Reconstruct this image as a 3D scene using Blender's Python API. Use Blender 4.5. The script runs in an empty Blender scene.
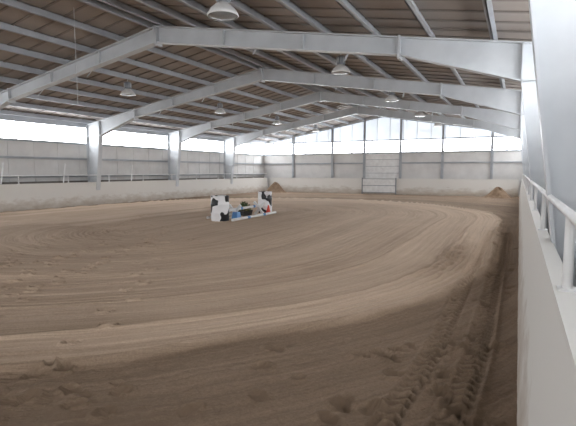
import bpy, bmesh, math, random
import numpy as np
from mathutils import Vector, Matrix
random.seed(4); rng=np.random.RandomState(7)
scene=bpy.context.scene
XR=-9.33          # ridge line x
XL,XW=-19.8,1.15  # outer walls
YF,YN=34.2,-6.5  # far / near walls
FY=[-1.9,4.1,10.15,16.05,22.0,28.0]
def top(d): return 5.77-.172*d

# ---------------- materials ----------------
def newmat(name):
    m=bpy.data.materials.new(name); m.use_nodes=True
    nt=m.node_tree; b=nt.nodes['Principled BSDF']; return m,nt,b
def ramp(nt,fac,stops):
    r=nt.nodes.new('ShaderNodeValToRGB'); e=r.color_ramp.elements
    while len(e)<len(stops): e.new(.5)
    for i,(p,c) in enumerate(stops):
        e[i].position=p; e[i].color=(*c,1)
    nt.links.new(fac,r.inputs['Fac']); return r.outputs['Color']
def noise(nt,scale,detail=4,vec=None,rough=.55,coord='Object',sc=None):
    n=nt.nodes.new('ShaderNodeTexNoise'); n.inputs['Scale'].default_value=scale
    n.inputs['Detail'].default_value=detail; n.inputs['Roughness'].default_value=rough
    if vec is None:
        t=nt.nodes.new('ShaderNodeTexCoord'); vec=t.outputs[coord]
    if sc:
        mp=nt.nodes.new('ShaderNodeMapping'); mp.inputs['Scale'].default_value=sc
        nt.links.new(vec,mp.inputs['Vector']); vec=mp.outputs['Vector']
    nt.links.new(vec,n.inputs['Vector']); return n.outputs['Fac']
def bump(nt,b,h,strength,dist=.02,prev=None):
    bp=nt.nodes.new('ShaderNodeBump'); bp.inputs['Strength'].default_value=strength
    bp.inputs['Distance'].default_value=dist
    nt.links.new(h,bp.inputs['Height'])
    if prev: nt.links.new(prev,bp.inputs['Normal'])
    nt.links.new(bp.outputs['Normal'],b.inputs['Normal']); return bp.outputs['Normal']
def paint(name,c1,c2=None,rough=.5,scale=3,metal=0,sc=None):
    m,nt,b=newmat(name); c2=c2 or tuple(x*.85 for x in c1)
    f=noise(nt,scale,5,sc=sc)
    nt.links.new(ramp(nt,f,[(.3,c2),(.65,c1)]),b.inputs['Base Color'])
    b.inputs['Roughness'].default_value=rough; b.inputs['Metallic'].default_value=metal
    return m
M_steel=paint('painted_steel',(.64,.66,.68),(.55,.57,.59),.45,1.5)
M_purlin=paint('galvanised_purlin',(.50,.52,.55),(.42,.44,.47),.45,2)
M_roof=paint('roof_liner',(.39,.34,.30),(.31,.27,.24),.65,.8)  # brown bounce light from the sand is put into the liner colour
M_rib=paint('roof_rib',(.27,.235,.21),(.22,.19,.17),.65,.8)
M_wall=paint('wall_liner',(.76,.745,.725),(.66,.645,.625),.7,1.2)
M_gapshade=paint('gap_shade',(.22,.20,.18),(.13,.115,.10),.8,2)  # dark colour painted in for the shaded gap behind the kickboards
M_white=paint('white_paint',(.86,.86,.85),(.74,.73,.72),.5,4)
M_blue=paint('blue_plastic',(.12,.30,.62),None,.4)
M_red=paint('orange_red_plastic',(.85,.08,.04),None,.4)
M_blackp=paint('black_plastic',(.03,.03,.03),None,.5)
M_leaf=paint('dark_foliage',(.07,.12,.03),(.02,.04,.015),.6,20)
M_yel=paint('yellow_flower',(.55,.5,.1),None,.6)
M_glass=paint('lamp_lens',(.30,.32,.33),None,.2)
M_frame=paint('grey_trim',(.30,.32,.35),None,.5)
# kick board: white paint, dusted with sand toward the ground
def kick():
    m,nt,b=newmat('dusty_kickboard')
    g=nt.nodes.new('ShaderNodeNewGeometry'); s=nt.nodes.new('ShaderNodeSeparateXYZ')
    nt.links.new(g.outputs['Position'],s.inputs[0])
    n=noise(nt,1.8,6,vec=g.outputs['Position'],rough=.65,sc=(1,1,2.5))
    a=nt.nodes.new('ShaderNodeMath'); a.operation='MULTIPLY_ADD'
    nt.links.new(n,a.inputs[0]); a.inputs[1].default_value=1.0; nt.links.new(s.outputs['Z'],a.inputs[2])
    c=ramp(nt,a.outputs[0],[(.4,(.46,.38,.30)),(.8,(.64,.59,.53)),(1.0,(.77,.745,.70))])
    nt.links.new(c,b.inputs['Base Color'])
    n2=noise(nt,9,5,vec=g.outputs['Position']); bump(nt,b,n2,.25,.01)
    b.inputs['Roughness'].default_value=.75; return m
M_kick=kick()
def window(name,col,st):
    m,nt,b=newmat(name)
    f=noise(nt,1.1,4,sc=(1,1,2.2))
    c=ramp(nt,f,[(.3,tuple(x*.7 for x in col)),(.6,col)])
    b.inputs['Base Color'].default_value=(.7,.75,.8,1); b.inputs['Roughness'].default_value=.4
    nt.links.new(c,b.inputs['Emission Color']); b.inputs['Emission Strength'].default_value=st
    return m
M_win=window('translucent_panel',(.94,.965,1.0),12.0)
M_winF=window('translucent_far_panel',(.94,.965,1.0),18.0)
M_winN=window('translucent_end_panel',(.98,.985,1.0),8.5)
M_gab=window('translucent_gable_panel',(.82,.90,1.0),.9)
def cow():
    m,nt,b=newmat('cow_print')
    f=noise(nt,3.0,.6)
    nt.links.new(ramp(nt,f,[(.53,(.88,.88,.89)),(.54,(.010,.011,.015))]),b.inputs['Base Color'])
    b.inputs['Roughness'].default_value=.4; return m
M_cow=cow()
def sand(name,pile=False):
    m,nt,b=newmat(name)
    g=nt.nodes.new('ShaderNodeNewGeometry'); P=g.outputs['Position']
    big=noise(nt,.5,6,vec=P,rough=.6); fine=noise(nt,40,6,vec=P,rough=.8); mid=noise(nt,5,5,vec=P)
    if pile:
        col=ramp(nt,mid,[(.3,(.24,.165,.11)),(.7,(.36,.26,.18))])
        nt.links.new(col,b.inputs['Base Color']); bump(nt,b,mid,.6,.1)
    else:
        at=nt.nodes.new('ShaderNodeAttribute'); at.attribute_name='damp_shade'
        ts=nt.nodes.new('ShaderNodeAttribute'); ts.attribute_name='track'
        st=noise(nt,1.0,5,vec=ts.outputs['Vector'],rough=.7,sc=(14,.22,1))
        st2=noise(nt,1.0,3,vec=ts.outputs['Vector'],rough=.6,sc=(3.5,.1,1))
        prev=at.outputs['Fac']
        for src,k in((big,.30),(st,.55),(st2,.30),(fine,.55)):
            a=nt.nodes.new('ShaderNodeMath'); a.operation='MULTIPLY_ADD'
            nt.links.new(src,a.inputs[0]); a.inputs[1].default_value=k; nt.links.new(prev,a.inputs[2]); prev=a.outputs[0]
        a=nt.nodes.new('ShaderNodeMath'); a.operation='MULTIPLY_ADD'; nt.links.new(prev,a.inputs[0]); a.inputs[1].default_value=.7; a.inputs[2].default_value=-.05
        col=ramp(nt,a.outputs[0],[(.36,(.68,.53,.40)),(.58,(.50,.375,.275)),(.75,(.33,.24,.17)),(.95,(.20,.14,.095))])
        nt.links.new(col,b.inputs['Base Color'])
        n1=bump(nt,b,st,1,.05); n2=bump(nt,b,mid,.2,.04,n1); bump(nt,b,fine,1,.014,n2)
    b.inputs['Roughness'].default_value=.95; b.inputs['Specular IOR Level'].default_value=.15
    return m
M_sand=sand('arena_sand'); M_pile=sand('piled_footing',True)

# ---------------- mesh helper ----------------
class MB:
    def __init__(s): s.v=[];s.f=[];s.mi=[];s.mats=[];s.sm=[]
    def m(s,mat):
        if mat not in s.mats: s.mats.append(mat)
        return s.mats.index(mat)
    def add(s,vs,fs,mat,smooth=False):
        o=len(s.v); s.v+= [tuple(v) for v in vs]; k=s.m(mat)
        for f in fs: s.f.append([o+i for i in f]); s.mi.append(k); s.sm.append(smooth)
    def hexa(s,c,mat): s.add(c,[(0,3,2,1),(4,5,6,7),(0,1,5,4),(1,2,6,5),(2,3,7,6),(3,0,4,7)],mat)
    def box(s,x0,x1,y0,y1,z0,z1,mat):
        s.hexa([(x0,y0,z0),(x1,y0,z0),(x1,y1,z0),(x0,y1,z0),(x0,y0,z1),(x1,y0,z1),(x1,y1,z1),(x0,y1,z1)],mat)
    def plate(s,p0,p1,side,w,t,mat):
        p0=Vector(p0);p1=Vector(p1);side=Vector(side).normalized()
        n=(p1-p0).normalized().cross(side).normalized()*t/2; b=side*w/2
        s.hexa([p0-b-n,p1-b-n,p1+b-n,p0+b-n,p0-b+n,p1-b+n,p1+b+n,p0+b+n],mat)
    def cyl(s,p0,p1,r0,r1,mat,n=16,cap=True):
        p0=Vector(p0);p1=Vector(p1);a=(p1-p0).normalized()
        u=a.orthogonal().normalized();w=a.cross(u)
        vs=[]
        for p,r in((p0,r0),(p1,r1)):
            for i in range(n):
                t=2*math.pi*i/n; vs.append(p+u*math.cos(t)*r+w*math.sin(t)*r)
        s.add(vs,[(i,(i+1)%n,n+(i+1)%n,n+i) for i in range(n)],mat,True)
        if cap: s.add(vs,[tuple(range(n-1,-1,-1)),tuple(range(n,2*n))],mat)
    def lathe(s,c,prof,mat,n=28):
        vs=[]
        for r,z in prof:
            for i in range(n):
                t=2*math.pi*i/n; vs.append((c[0]+r*math.cos(t),c[1]+r*math.sin(t),c[2]+z))
        fs=[(j*n+i,j*n+(i+1)%n,(j+1)*n+(i+1)%n,(j+1)*n+i) for j in range(len(prof)-1) for i in range(n)]
        s.add(vs,fs,mat,True)
    def obj(s,name,origin=None):
        o0=Vector(origin) if origin else Vector((0,0,0))
        me=bpy.data.meshes.new(name); me.from_pydata([tuple(Vector(v)-o0) for v in s.v],[],s.f)
        for m in s.mats: me.materials.append(m)
        me.polygons.foreach_set('material_index',s.mi); me.polygons.foreach_set('use_smooth',s.sm)
        me.update(); o=bpy.data.objects.new(name,me); o.location=o0
        scene.collection.objects.link(o); return o

# ---------------- floor ----------------
def vnoise(x,y,seed):
    r=np.random.RandomState(seed); G=r.rand(256,256)
    xi=np.floor(x).astype(int);yi=np.floor(y).astype(int);fx=x-xi;fy=y-yi
    fx=fx*fx*(3-2*fx);fy=fy*fy*(3-2*fy);xi&=255;yi&=255;x1=(xi+1)&255;y1=(yi+1)&255
    return (G[xi,yi]*(1-fx)+G[x1,yi]*fx)*(1-fy)+(G[xi,y1]*(1-fx)+G[x1,y1]*fx)*fy-.5
def axis(segs):
    out=[segs[0][0]]
    for a,b,st in segs:
        n=max(1,int(round((b-a)/st))); out+=list(np.linspace(a,b,n+1)[1:])
    return np.array(out)
xs=axis([(XL,-12,.12),(-12,-9,.035),(-9,-4,.02),(-4,.1,.014),(.1,XW,.04)])
ys=axis([(YN,.8,.4),(.8,6,.014),(6,10,.022),(10,15,.035),(15,22,.08),(22,YF,.2)])
X,Y=np.meshgrid(xs,ys,indexing='ij')
cy=np.clip(Y,9.4,17.0); S=np.hypot(X-(-9.6),Y-cy); PH=np.arctan2(Y-cy,X+9.6)*8.5+cy
wob=vnoise(X*.5,Y*.5,1)*.3+vnoise(X*2.2,Y*2.2,2)*.10
So=S+wob
Z=vnoise(X*.35,Y*.35,3)*.03+vnoise(X*1.3,Y*1.3,4)*.015
inner=1/(1+np.exp((So-9.1)/.035))
Z+=inner*(vnoise(S*7,PH*.4,5)*.018+vnoise(S*17,PH*.8,55)*.014)
outer=1-inner
# tine marks left by the harrow
amp=np.clip(vnoise(S*.9,PH*.15,61)*3+.35,0,1)*inner
tine=np.sin((S+wob*.15)*2*np.pi/.13)
Z+=amp*.009*tine
Z+=outer*(vnoise(X*3,Y*3,6)*.03+vnoise(X*8,Y*8,7)*.018+vnoise(X*18,Y*18,77)*.012+vnoise(X*33,Y*33,78)*.006)-outer*.035
Z+=.05*np.exp(-((So-9.05)/.04)**2)+.035*np.exp(-((S+wob*.4-8.35)/.035)**2)+.025*np.exp(-((S+wob*.3-7.3)/.04)**2)+.02*np.exp(-((S+wob*.5-8.75)/.03)**2)+.02*np.exp(-((S+wob*.5-6.2)/.04)**2)
pt=np.exp(-((S-8.55)/.3)**2)*np.exp(-((Y-9.3)/2.2)**2)*(X>-4)
Z+=pt*(vnoise(S*9,PH*3,8)*.11+vnoise(X*9,Y*9,9)*.06)
damp_shade=.0+.38*outer-.20*np.exp(-((S-8.6)/.3)**2)-.1*np.exp(-((S-7.5)/.3)**2)+.18*np.exp(-((S+wob*.4-8.27)/.04)**2)+.14*np.exp(-((S+wob*.3-7.22)/.04)**2)+.12*np.exp(-((S-6.9)/.06)**2)+pt*.45-.05*amp*tine  # damp outer ground, plus darker lines along ridges and tine grooves
damp_shade+=vnoise(S*1.8,PH*.12,12)*.2 - .22*np.clip((Y-8)/16,0,1)*(1-outer)  # streaky tone, paler toward the far wall
damp_shade+=.22*np.clip((6-Y)/5,0,1)
for c,wd in((-.28,.10),(-.66,.08)):
    xc=c-.02*(Y<5)*(5-Y)**2
    band=1/(1+np.exp((np.abs(X-xc)-wd)/.012))*(Y<14)
    cv=np.sign(np.sin((Y+np.abs(X-xc)*1.2)*2*np.pi/.12))
    Z+=band*(-.035+.018*cv); damp_shade+=band*(.08-.08*cv)  # tread recesses coloured darker than the lugs
    Z+=.02*np.exp(-((np.abs(X-xc)-wd-.03)/.02)**2)*(Y<14)
Z+=.05*np.exp(-np.abs(X-0.08)/.12)+.05*np.exp(-np.abs(X+18.95)/.3)
bk=1/(1+np.exp(-(X-.24)/.02))
Z+=bk*(.22+vnoise(X*3,Y*2,31)*.35+vnoise(X*12,Y*12,32)*.1); damp_shade+=bk*.4  # dirt behind the kickboard, with the gap's shade painted into its colour
def prnt(px,py,r=.05,dp=.03,an=0,dk=.30):
    i0,i1=np.searchsorted(xs,[px-.25,px+.25]);j0,j1=np.searchsorted(ys,[py-.25,py+.25])
    if i1<=i0 or j1<=j0: return
    dx=X[i0:i1,j0:j1]-px; dy=Y[i0:i1,j0:j1]-py
    ca,sa=math.cos(an),math.sin(an); u=dx*ca+dy*sa; v=-dx*sa+dy*ca
    nz=vnoise(dx*22+7,dy*22+rng.rand()*90,99)*.018
    d=np.hypot(u*.8,v*1.1)+.012*np.cos(np.arctan2(v,u))+nz
    Z[i0:i1,j0:j1]+=-dp*(1+u/r*.4)/(1+np.exp((d-r)/.006))+dp*.5*np.exp(-((d-r*1.4)/.02)**2)*(u<0)
    damp_shade[i0:i1,j0:j1]+=dk/(1+np.exp((d-r*1.0)/.008))  # darker tone inside the print
def path(a,b,step,w):
    a=np.array(a);b=np.array(b);L=np.hypot(*(b-a));n=int(L/step);t=(b-a)/L;nn=np.array((-t[1],t[0]));an=math.atan2(t[1],t[0])
    for k in range(n):
        f=k/n; p=a+t*step*k+nn*((w if k%2 else -w)+.25*math.sin(f*5+a[0]))+rng.randn(2)*.06; prnt(p[0],p[1],.055+rng.rand()*.018,.05+rng.rand()*.025,an+rng.randn()*.25,.4)
path((-5.1,2.7),(-9.9,11.0),.27,.09); path((-3.2,1.6),(-8.2,9.5),.5,.13)
path((-8.6,4.9),(-6.8,9.6),.36,.12); path((-9.5,6.5),(-13,14),.4,.12); path((-7.6,3.6),(-12,10),.34,.12)
path((-6.2,3.3),(-10.8,11.0),.4,.1)
for k in range(120):
    px=-4.5*rng.rand()**1.3; py=1.2+rng.rand()**1.6*14
    s=math.hypot(px+9.6,py-min(max(py,9.4),17))
    if s>9.05: prnt(px,py,.035+.03*rng.rand(),.025+.025*rng.rand(),rng.rand()*6,.25)
for (px,py) in[(-1.1,4.1),(-1.0,4.3),(-1.25,4.0),(-.5,3.9),(-.62,3.7),(-.45,3.55),(-.9,3.1),(-1.1,3.05),(-.8,2.9),(-2.9,2.15),(-3.1,2.3),(-2.6,2.2),(-3.3,2.05),(-2.75,2.45)]:
    prnt(px,py,.06,.055,rng.rand()*6,.28)
n1,n2=X.shape; N=n1*n2
me=bpy.data.meshes.new('floor'); me.vertices.add(N)
me.vertices.foreach_set('co',np.stack([X,Y,Z],-1).reshape(-1).astype(np.float32))
idx=np.arange(N).reshape(n1,n2)
q=np.stack([idx[:-1,:-1],idx[1:,:-1],idx[1:,1:],idx[:-1,1:]],-1).reshape(-1,4); nf=len(q)
me.loops.add(nf*4); me.loops.foreach_set('vertex_index',q.reshape(-1).astype(np.int32))
me.polygons.add(nf); me.polygons.foreach_set('loop_start',np.arange(0,nf*4,4,dtype=np.int32))
me.polygons.foreach_set('use_smooth',np.ones(nf,dtype=bool))
me.update(calc_edges=True)
a=me.attributes.new('damp_shade','FLOAT','POINT'); a.data.foreach_set('value',damp_shade.reshape(-1).astype(np.float32))
a=me.attributes.new('track','FLOAT_VECTOR','POINT'); a.data.foreach_set('vector',np.stack([S,PH,0*S],-1).reshape(-1).astype(np.float32))
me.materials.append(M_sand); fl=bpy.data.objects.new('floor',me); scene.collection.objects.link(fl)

# ---------------- steel frames ----------------
HD=9.30
for fy in FY:
    b=MB()
    for s in(-1,1):
        P=lambda d,z,y=fy:(XR+s*d,y,z)
        tp=[(0,top(0)),(6.9,top(6.9)),(HD,top(HD)),(10.22,top(10.22))]
        bt=[(0,top(0)-.43),(6.9,top(6.9)-.36),(HD,3.45)]
        for (a0,a1,c1,c0) in((tp[0],tp[1],bt[1],bt[0]),(tp[1],tp[2],bt[2],bt[1]),(tp[2],tp[3],(10.22,3.45),bt[2]),((HD,3.45),(10.22,3.45),(10.22,-.05),(9.74,-.05))):
            pts=[a0,a1,c1,c0]
            b.hexa([P(*p,fy-.01) for p in pts]+[P(*p,fy+.01) for p in pts],M_steel)
        sd=(0,1,0); W=.24
        b.plate(P(*tp[0]),P(*tp[3]),sd,W,.025,M_steel)
        b.plate(P(*bt[0]),P(*bt[1]),sd,W,.025,M_steel)
        b.plate(P(*bt[1]),P(*bt[2]),sd,W,.025,M_steel)
        b.plate(P(HD,3.45),P(9.74,-.05),sd,W,.025,M_steel)
        b.plate(P(10.22,top(10.22)),P(10.22,-.05),sd,W,.025,M_steel)
        b.plate(P(HD,3.45),P(10.22,3.45),sd,W,.02,M_steel)
        b.plate(P(HD,3.45),P(HD,top(HD)),sd,W,.03,M_steel)
        b.plate(P(6.9,top(6.9)-.46),P(6.9,top(6.9)+.03),sd,W+.02,.05,M_steel)
        b.plate(P(0.02,top(0)-.51),P(0.02,top(0)+.01),sd,W+.02,.05,M_steel)
        for d in(2.3,4.6):
            zb=bt[0][1]+(bt[1][1]-bt[0][1])*d/6.9
            b.plate(P(d,zb+.02),P(d,top(d)),sd,.2,.012,M_steel)
        for d in(3.1,5.6,8.1):
            zb=top(0)-.55-.17*d if d<7 else top(d)-.5
            b.plate(P(d,zb,fy+.1),P(d,top(d)+.1,fy+.65),(1,0,0),.05,.01,M_steel)
        b.box(min(XR+s*9.66,XR+s*10.3),max(XR+s*9.66,XR+s*10.3),fy-.16,fy+.16,0,.03,M_steel)
    b.obj('steel_portal_frame',(XR,fy,0))

# ---------------- purlins + roof ----------------
b=MB()
for s in(-1,1):
    for d in[.22+1.22*i for i in range(9)]:
        x=XR+s*d; z=top(d)+.012
        y0,y1=YN+.02,YF-.02
        for (xa,xb,za,zb) in((x-.012,x+.012,z,z+.185),(x-.012,x+.085,z,z+.014),(x-.085,x+.012,z+.172,z+.186)):
            b.box(xa,xb,y0,y1,za,zb,M_purlin)
    x=XR+s*10.3; b.box(x-.05,x+.05,YN+.02,YF-.02,3.86,top(10.3)+.15,M_purlin)
b.obj('roof_purlins',(XR,14,5))
b=MB()
for s in(-1,1):
    xA,xB=XR,XR+s*10.7
    z0=top(0)+.21; z1=top(10.7)+.21
    b.hexa([(xA,YN-.3,z0),(xB,YN-.3,z1),(xB,YF+.3,z1),(xA,YF+.3,z0),(xA,YN-.3,z0+.06),(xB,YN-.3,z1+.06),(xB,YF+.3,z1+.06),(xA,YF+.3,z0+.06)],M_roof)
    y=YN+.1
    while y<YF:
        b.plate((xA,y,z0-.012),(xB,y,z1-.012),(0,1,0),.06,.03,M_rib); y+=.61
b.obj('ceiling')
# ---------------- side walls ----------------
wn=[0]
def win(b):
    wn[0]+=1; return b.obj('window_%d'%wn[0])
for nm,xi,s in(('wall_left',XL,-1),('wall_right',XW,1)):
    b=MB(); xa,xb=sorted((xi,xi+s*.08))
    b.box(xa,xb,YN,YF,-.1,3.1,M_wall); b.box(xa,xb,YN,YF,3.97,4.22,M_wall)
    # added dark strip low on the wall, painting the shade behind the kickboards
    b.box(min(xi,xi-s*.025),max(xi,xi-s*.025),YN,YF,0,1.22,M_gapshade)
    y=YN+.6
    while y<YF:
        b.box(min(xi,xi-s*.02),max(xi,xi-s*.02),y-.02,y+.02,1.22,3.1,M_wall); y+=1.2
    for z in(.7,1.45,2.3,3.06,3.95):
        b.box(min(xi,xi-s*.12),max(xi,xi-s*.12),YN,YF,z-.01,z+.01,M_purlin)
        b.box(min(xi-s*.10,xi-s*.12),max(xi-s*.10,xi-s*.12),YN,YF,z-.05,z+.05,M_purlin)
    b.obj(nm)
    b=MB()
    b.box(min(xi+s*.03,xi+s*.05),max(xi+s*.03,xi+s*.05),YN,YF,3.1,3.97,M_win)
    y=YN+1
    while y<YF:
        b.box(min(xi,xi+s*.03),max(xi,xi+s*.03),y-.025,y+.025,3.1,3.97,M_frame); y+=2.0
    win(b)
# ---------------- gable walls ----------------
posts=[-16.9,-13.4,-10.75,-7.95,-4.95,-1.7]
for nm,yw,s in(('wall_far',YF,1),('wall_near',YN,-1)):
    b=MB(); ya,yb=sorted((yw,yw+s*.08)); far=s>0; MW=M_winF if far else M_winN
    dx0,dx1=-10.65,-8.05
    def prof(z0f,z1f,mat,x0,x1):
        b.hexa([(x0,ya,z0f(x0)),(x1,ya,z0f(x1)),(x1,yb,z0f(x1)),(x0,yb,z0f(x0)),(x0,ya,z1f(x0)),(x1,ya,z1f(x1)),(x1,yb,z1f(x1)),(x0,yb,z1f(x0))],mat)
    b.box(XL,dx0-.07,ya,yb,-.1,3.1,M_wall); b.box(dx1+.07,XW,ya,yb,-.1,3.1,M_wall)
    for z in(2.3,3.08,4.02):
        for (p,q) in(((XL,dx0-.07),(dx1+.07,XW)) if z<3 else ((XL,XW),)):
            b.box(p,q,min(yw,yw-s*.12),max(yw,yw-s*.12),z-.01,z+.01,M_purlin)
            b.box(p,q,min(yw-s*.1,yw-s*.12),max(yw-s*.1,yw-s*.12),z-.05,z+.05,M_purlin)
    for x in posts:
        zt=top(abs(x-XR))+.15
        b.box(x-.08,x+.08,min(yw-s*.14,yw-s*.15),max(yw-s*.14,yw-s*.15),0,zt,M_purlin)
        b.box(x-.08,x+.08,min(yw,yw-s*.01),max(yw,yw-s*.01),0,zt,M_purlin)
        b.box(x-.01,x+.01,min(yw,yw-s*.15),max(yw,yw-s*.15),0,zt,M_purlin)
    for sg in(-1,1):
        b.plate((XR,yw-s*.08,top(0)+.08),(XR+sg*10.35,yw-s*.08,top(10.35)+.08),(0,1,0),.12,.22,M_steel)
    b.obj(nm)
    b=MB(); yq=yw+s*.04; ya,yb=sorted((yq,yq+s*.02))
    b.box(XL,XW,ya,yb,3.1,4.02,MW)
    x=XL+1
    while x<XW:
        b.box(x-.025,x+.025,min(yw,yq),max(yw,yq),3.1,4.02,M_frame); x+=1.0
    win(b)
    b=MB(); f=lambda x:4.02; g=lambda x:max(4.0201,top(abs(x-XR))+.2)
    for x0,x1 in((XL,XR),(XR,XW)): prof(f,g,M_gab if far else MW,x0,x1)
    x=XL+1
    while x<XW:
        if abs(x-XR)<9.5: b.box(x-.02,x+.02,min(yw,yq),max(yw,yq),4.02,top(abs(x-XR))+.15,M_wall)
        x+=1.0
    win(b)
    b=MB(); y0=yw-s*.02
    for i in range(6):
        za=i*.515; b.box(dx0,dx1,min(y0,y0+s*.05),max(y0,y0+s*.05),za+.012,za+.503,M_white)
        for j in range(4):
            xx=dx0+.1+j*.63; b.box(xx,xx+.5,min(y0-s*.012,y0),max(y0-s*.012,y0),za+.09,za+.42,M_white)
    b.box(dx0,dx1,min(y0+s*.05,y0+s*.06),max(y0+s*.05,y0+s*.06),0,3.1,M_frame)
    for xx in(dx0-.06,dx1): b.box(xx,xx+.06,min(y0-s*.06,y0+s*.05),max(y0-s*.06,y0+s*.05),0,3.1,M_steel)
    b.obj('door_1' if far else 'door_2')

# ---------------- kickboards + rails ----------------
def kickwall(nm,a,bv,out):
    b=MB(); a=Vector(a);bv=Vector(bv);o=Vector(out);L=(bv-a).length;t=(bv-a)/L
    n=int(round(L/2.4)); st=L/n; H=1.12; lean=.13
    for i in range(n):
        p=a+t*(i*st+.004);q=a+t*((i+1)*st-.004)
        top_=o*lean+Vector((0,0,H)); th=o*.03
        z0=Vector((0,0,-.05))
        b.hexa([p+z0,q+z0,q+z0+th,p+z0+th,p+top_,q+top_,q+top_+th,p+top_+th],M_kick)
        b.plate(p+o*.05+Vector((0,0,.02)),p+o*.17+Vector((0,0,H)),t,.08,.08,M_kick)
    c=o*(lean+.03)+Vector((0,0,H+.015))
    b.plate(a+c,bv+c,o,.09,.03,M_kick)
    return b.obj(nm)
kickwall('kickboard_right',(.05,YN+.6,0),(.05,33.4,0),(1,0,0))
kickwall('kickboard_left',(-18.87,YN+.6,0),(-18.87,33.4,0),(-1,0,0))
kickwall('kickboard_far',(-18.8,33.45,0),(0,33.45,0),(0,1,0))
kickwall('kickboard_near',(-18.8,YN+.6,0),(0,YN+.6,0),(0,-1,0))
for x in(.22,-19.04):
    b=MB(); b.cyl((x,YN+.6,1.50),(x,33.4,1.50),.022,.022,M_white,12)
    y=2.42-2.4*3
    while y<33.3:
        b.cyl((x,y,1.15),(x,y,1.5),.022,.022,M_white,12); b.box(x-.04,x+.04,y-.04,y+.04,1.15,1.16,M_white); y+=2.4
    b.obj('guard_rail')
b=MB(); y=33.36
b.box(-10.6,-8.1,y-.03,y+.01,.08,1.13,M_white)
for xx in(-10.66,-8.1): b.box(xx,xx+.07,y-.06,y+.02,-.02,1.2,M_frame)
for z in(.08,.6,1.1): b.box(-10.6,-8.1,y-.05,y-.03,z,z+.04,M_frame)
b.obj('arena_gate')
for yy in(11.3,14.2,18.4):
    b=MB(); b.cyl((-19.1,yy,1.16),(-19.25,yy+.25,2.05),.03,.03,M_white,10); b.obj('leaning_pole')  # white poles leaning at the left wall

# ---------------- high bay lamps ----------------
for x in(-4.85,-13.5):
    for fy in(6.95,12.97,19,25,31):
        b=MB(); zr=top(abs(x-XR))+.2; z=4.6 if fy>7 else 4.46
        b.lathe((x,fy,z),[(.27,0),(.285,.015),(.27,.05),(.22,.13),(.14,.2),(.085,.24)],M_white,32)
        b.lathe((x,fy,z),[(0.001,-.01),(.12,-.008),(.22,.0),(.268,.012)],M_glass,32)
        b.lathe((x,fy,z),[(.085,.24),(.10,.25),(.125,.27),(.125,.46),(.10,.49),(.001,.495)],M_frame,24)
        for k in range(10):
            t=k*.628; b.plate((x+.12*math.cos(t),fy+.12*math.sin(t),z+.28),(x+.12*math.cos(t),fy+.12*math.sin(t),z+.45),(math.cos(t),math.sin(t),0),.04,.006,M_steel)
        b.cyl((x,fy,z+.49),(x,fy,zr),.014,.014,M_steel,8)
        b.obj('high_bay_lamp',(x,fy,zr))
b=MB(); b.cyl((-10.2,8.1,3.5),(-10.2,8.1,top(.9)+.2),.006,.006,M_steel,6); b.cyl((-10.2,8.1,3.42),(-10.2,8.1,3.5),.02,.012,M_steel,8); b.obj('hanging_cable',(-10.2,8.1,5.8))

# ---------------- jump ----------------
def gz(x,y):
    i=np.argmin(abs(xs-x));j=np.argmin(abs(ys-y)); return float(Z[i,j])
for k,(x,y,r) in enumerate(((-9.12,12.75,.31),(-9.38,16.3,.29))):
    b=MB(); z=gz(x,y)-.01
    b.lathe((x,y,z),[(.001,.02),(r-.03,.02),(r-.015,0),(r,.02),(r-.005,.05),(r,.26),(r+.012,.285),(r+.012,.31),(r,.335),(r,.55),(r+.012,.575),(r+.012,.60),(r,.625),(r-.005,.83),(r+.008,.85),(r,.88),(r-.02,.88),(r-.03,.855),(.001,.855)],M_cow,36)
    b.cyl((x+r*.5,y,z+.85),(x+r*.5,y,z+.875),.035,.035,M_blackp,12)
    o=b.obj('cow_print_barrel',(x,y,z)); o.rotation_euler=(0,0,(.6,2.9)[k])
def pole(p,q):
    b=MB(); b.cyl(p,q,.05,.05,M_white,14)
    p=Vector(p);q=Vector(q)
    for t in(.3,.66):
        a=p.lerp(q,t); c=p.lerp(q,t+.06); b.cyl(a,c,.0515,.0515,M_blue,14)
    b.obj('jump_pole',p)
zz=gz(-9,14.4)
pole((-8.62,12.75,zz+.06),(-8.72,16.0,zz+.06))
pole((-9.05,13.15,zz+.35),(-9.2,15.85,zz+.35))
pole((-9.85,13.0,zz+.06),(-9.9,15.9,zz+.06))
for yy in(13.6,15.5):
    b=MB(); c=Vector((-9.07 if yy<14 else -9.18,yy,zz))
    for sg in(-1,1):
        b.plate(c+Vector((-.22*sg,0.035*sg,.0)),c+Vector((.22*sg,0.035*sg,.5)),(0,1,0),.06,.09,M_white)
    b.obj('cavaletti_stand',c)
b=MB(); c=Vector((-8.85,13.35,gz(-8.9,13.35)))
b.hexa([c+Vector(v) for v in((-.13,-.13,0),(.13,-.13,0),(.13,.13,0),(-.13,.13,0),(-.09,-.1,.0+.26),(.09,-.1,.26),(.09,.1,.26),(-.09,.1,.26))],M_blue)
b.obj('jump_block',c)
b=MB(); c=Vector((-9.5,14.9,gz(-9.5,14.9)))
b.hexa([c+Vector(v) for v in((-.14,-.3,0),(.14,-.3,0),(.14,.3,0),(-.14,.3,0),(-.18,-.34,.2),(.18,-.34,.2),(.18,.34,.2),(-.18,.34,.2))],M_blackp)
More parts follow.
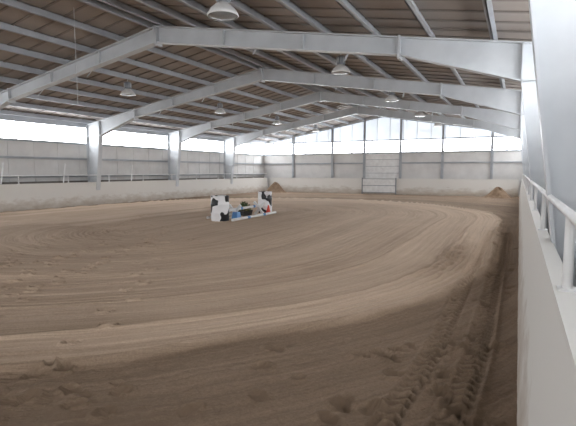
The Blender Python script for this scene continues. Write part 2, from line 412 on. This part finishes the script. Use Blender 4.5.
for k in range(420):
    t=random.random()*6.28; u=random.random()**.5; p=c+Vector((math.cos(t)*.18*u,math.sin(t)*.38*u,.2+random.random()*.36*(1.1-u)+.02))
    dv=Vector((random.gauss(0,1),random.gauss(0,1),random.gauss(.5,.8))).normalized()
    sd=dv.orthogonal().normalized()*.02
    b.add([p,p+dv*.05+sd,p+dv*.11,p+dv*.05-sd],[(0,1,2,3)],M_yel if k%9==0 else M_leaf)
b.obj('flower_box',c)
c=(-9.02,15.95,gz(-9.02,15.95))
b=MB()
b.box(c[0]-.12,c[0]+.12,c[1]-.12,c[1]+.12,c[2],c[2]+.03,M_red)
b.lathe(c,[(.10,.03),(.075,.12),(.05,.22),(.025,.33),(.001,.335)],M_red)
b.obj('traffic_cone',c)

# ---------------- footing piles ----------------
def pile(x,y,r,h,sy=.8):
    b=MB(); n=40; rings=16; vs=[];fs=[]
    for j in range(rings+1):
        q=j/rings
        for i in range(n):
            t=2*math.pi*i/n; rr=r*q*(1+.1*math.sin(2*t+x)+.06*math.sin(5*t))
            hh=h*(math.cos(q*math.pi)*.5+.5)*(1+.15*math.sin(3*t+q*4))+ (random.random()-.5)*.05*h -.06*q
            vs.append((x+rr*math.cos(t),y+rr*sy*math.sin(t),hh))
    for j in range(rings):
        for i in range(n): fs.append((j*n+i,j*n+(i+1)%n,(j+1)*n+(i+1)%n,(j+1)*n+i))
    b.add(vs,fs,M_pile,True); b.obj('sand_pile',(x,y,0))
pile(-17.7,32.4,1.05,.72,.7); pile(-1.2,32.2,1.15,.6,.7)

# ---------------- world + camera ----------------
w=bpy.data.worlds.new('sky'); scene.world=w; w.use_nodes=True
nt=w.node_tree; bg=nt.nodes['Background']; sk=nt.nodes.new('ShaderNodeTexSky')
sk.sky_type='NISHITA'; sk.sun_elevation=math.radians(45); sk.sun_disc=False
nt.links.new(sk.outputs[0],bg.inputs[0]); bg.inputs[1].default_value=.2
cam=bpy.data.cameras.new('camera'); co=bpy.data.objects.new('camera',cam); scene.collection.objects.link(co)
cam.sensor_width=36; cam.lens=452/576*36; cam.clip_start=.02; cam.clip_end=300
co.location=(0,0,1.7); co.rotation_euler=(math.radians(90-5.3),0,math.radians(27))
scene.camera=co
scene.view_settings.view_transform='Standard'
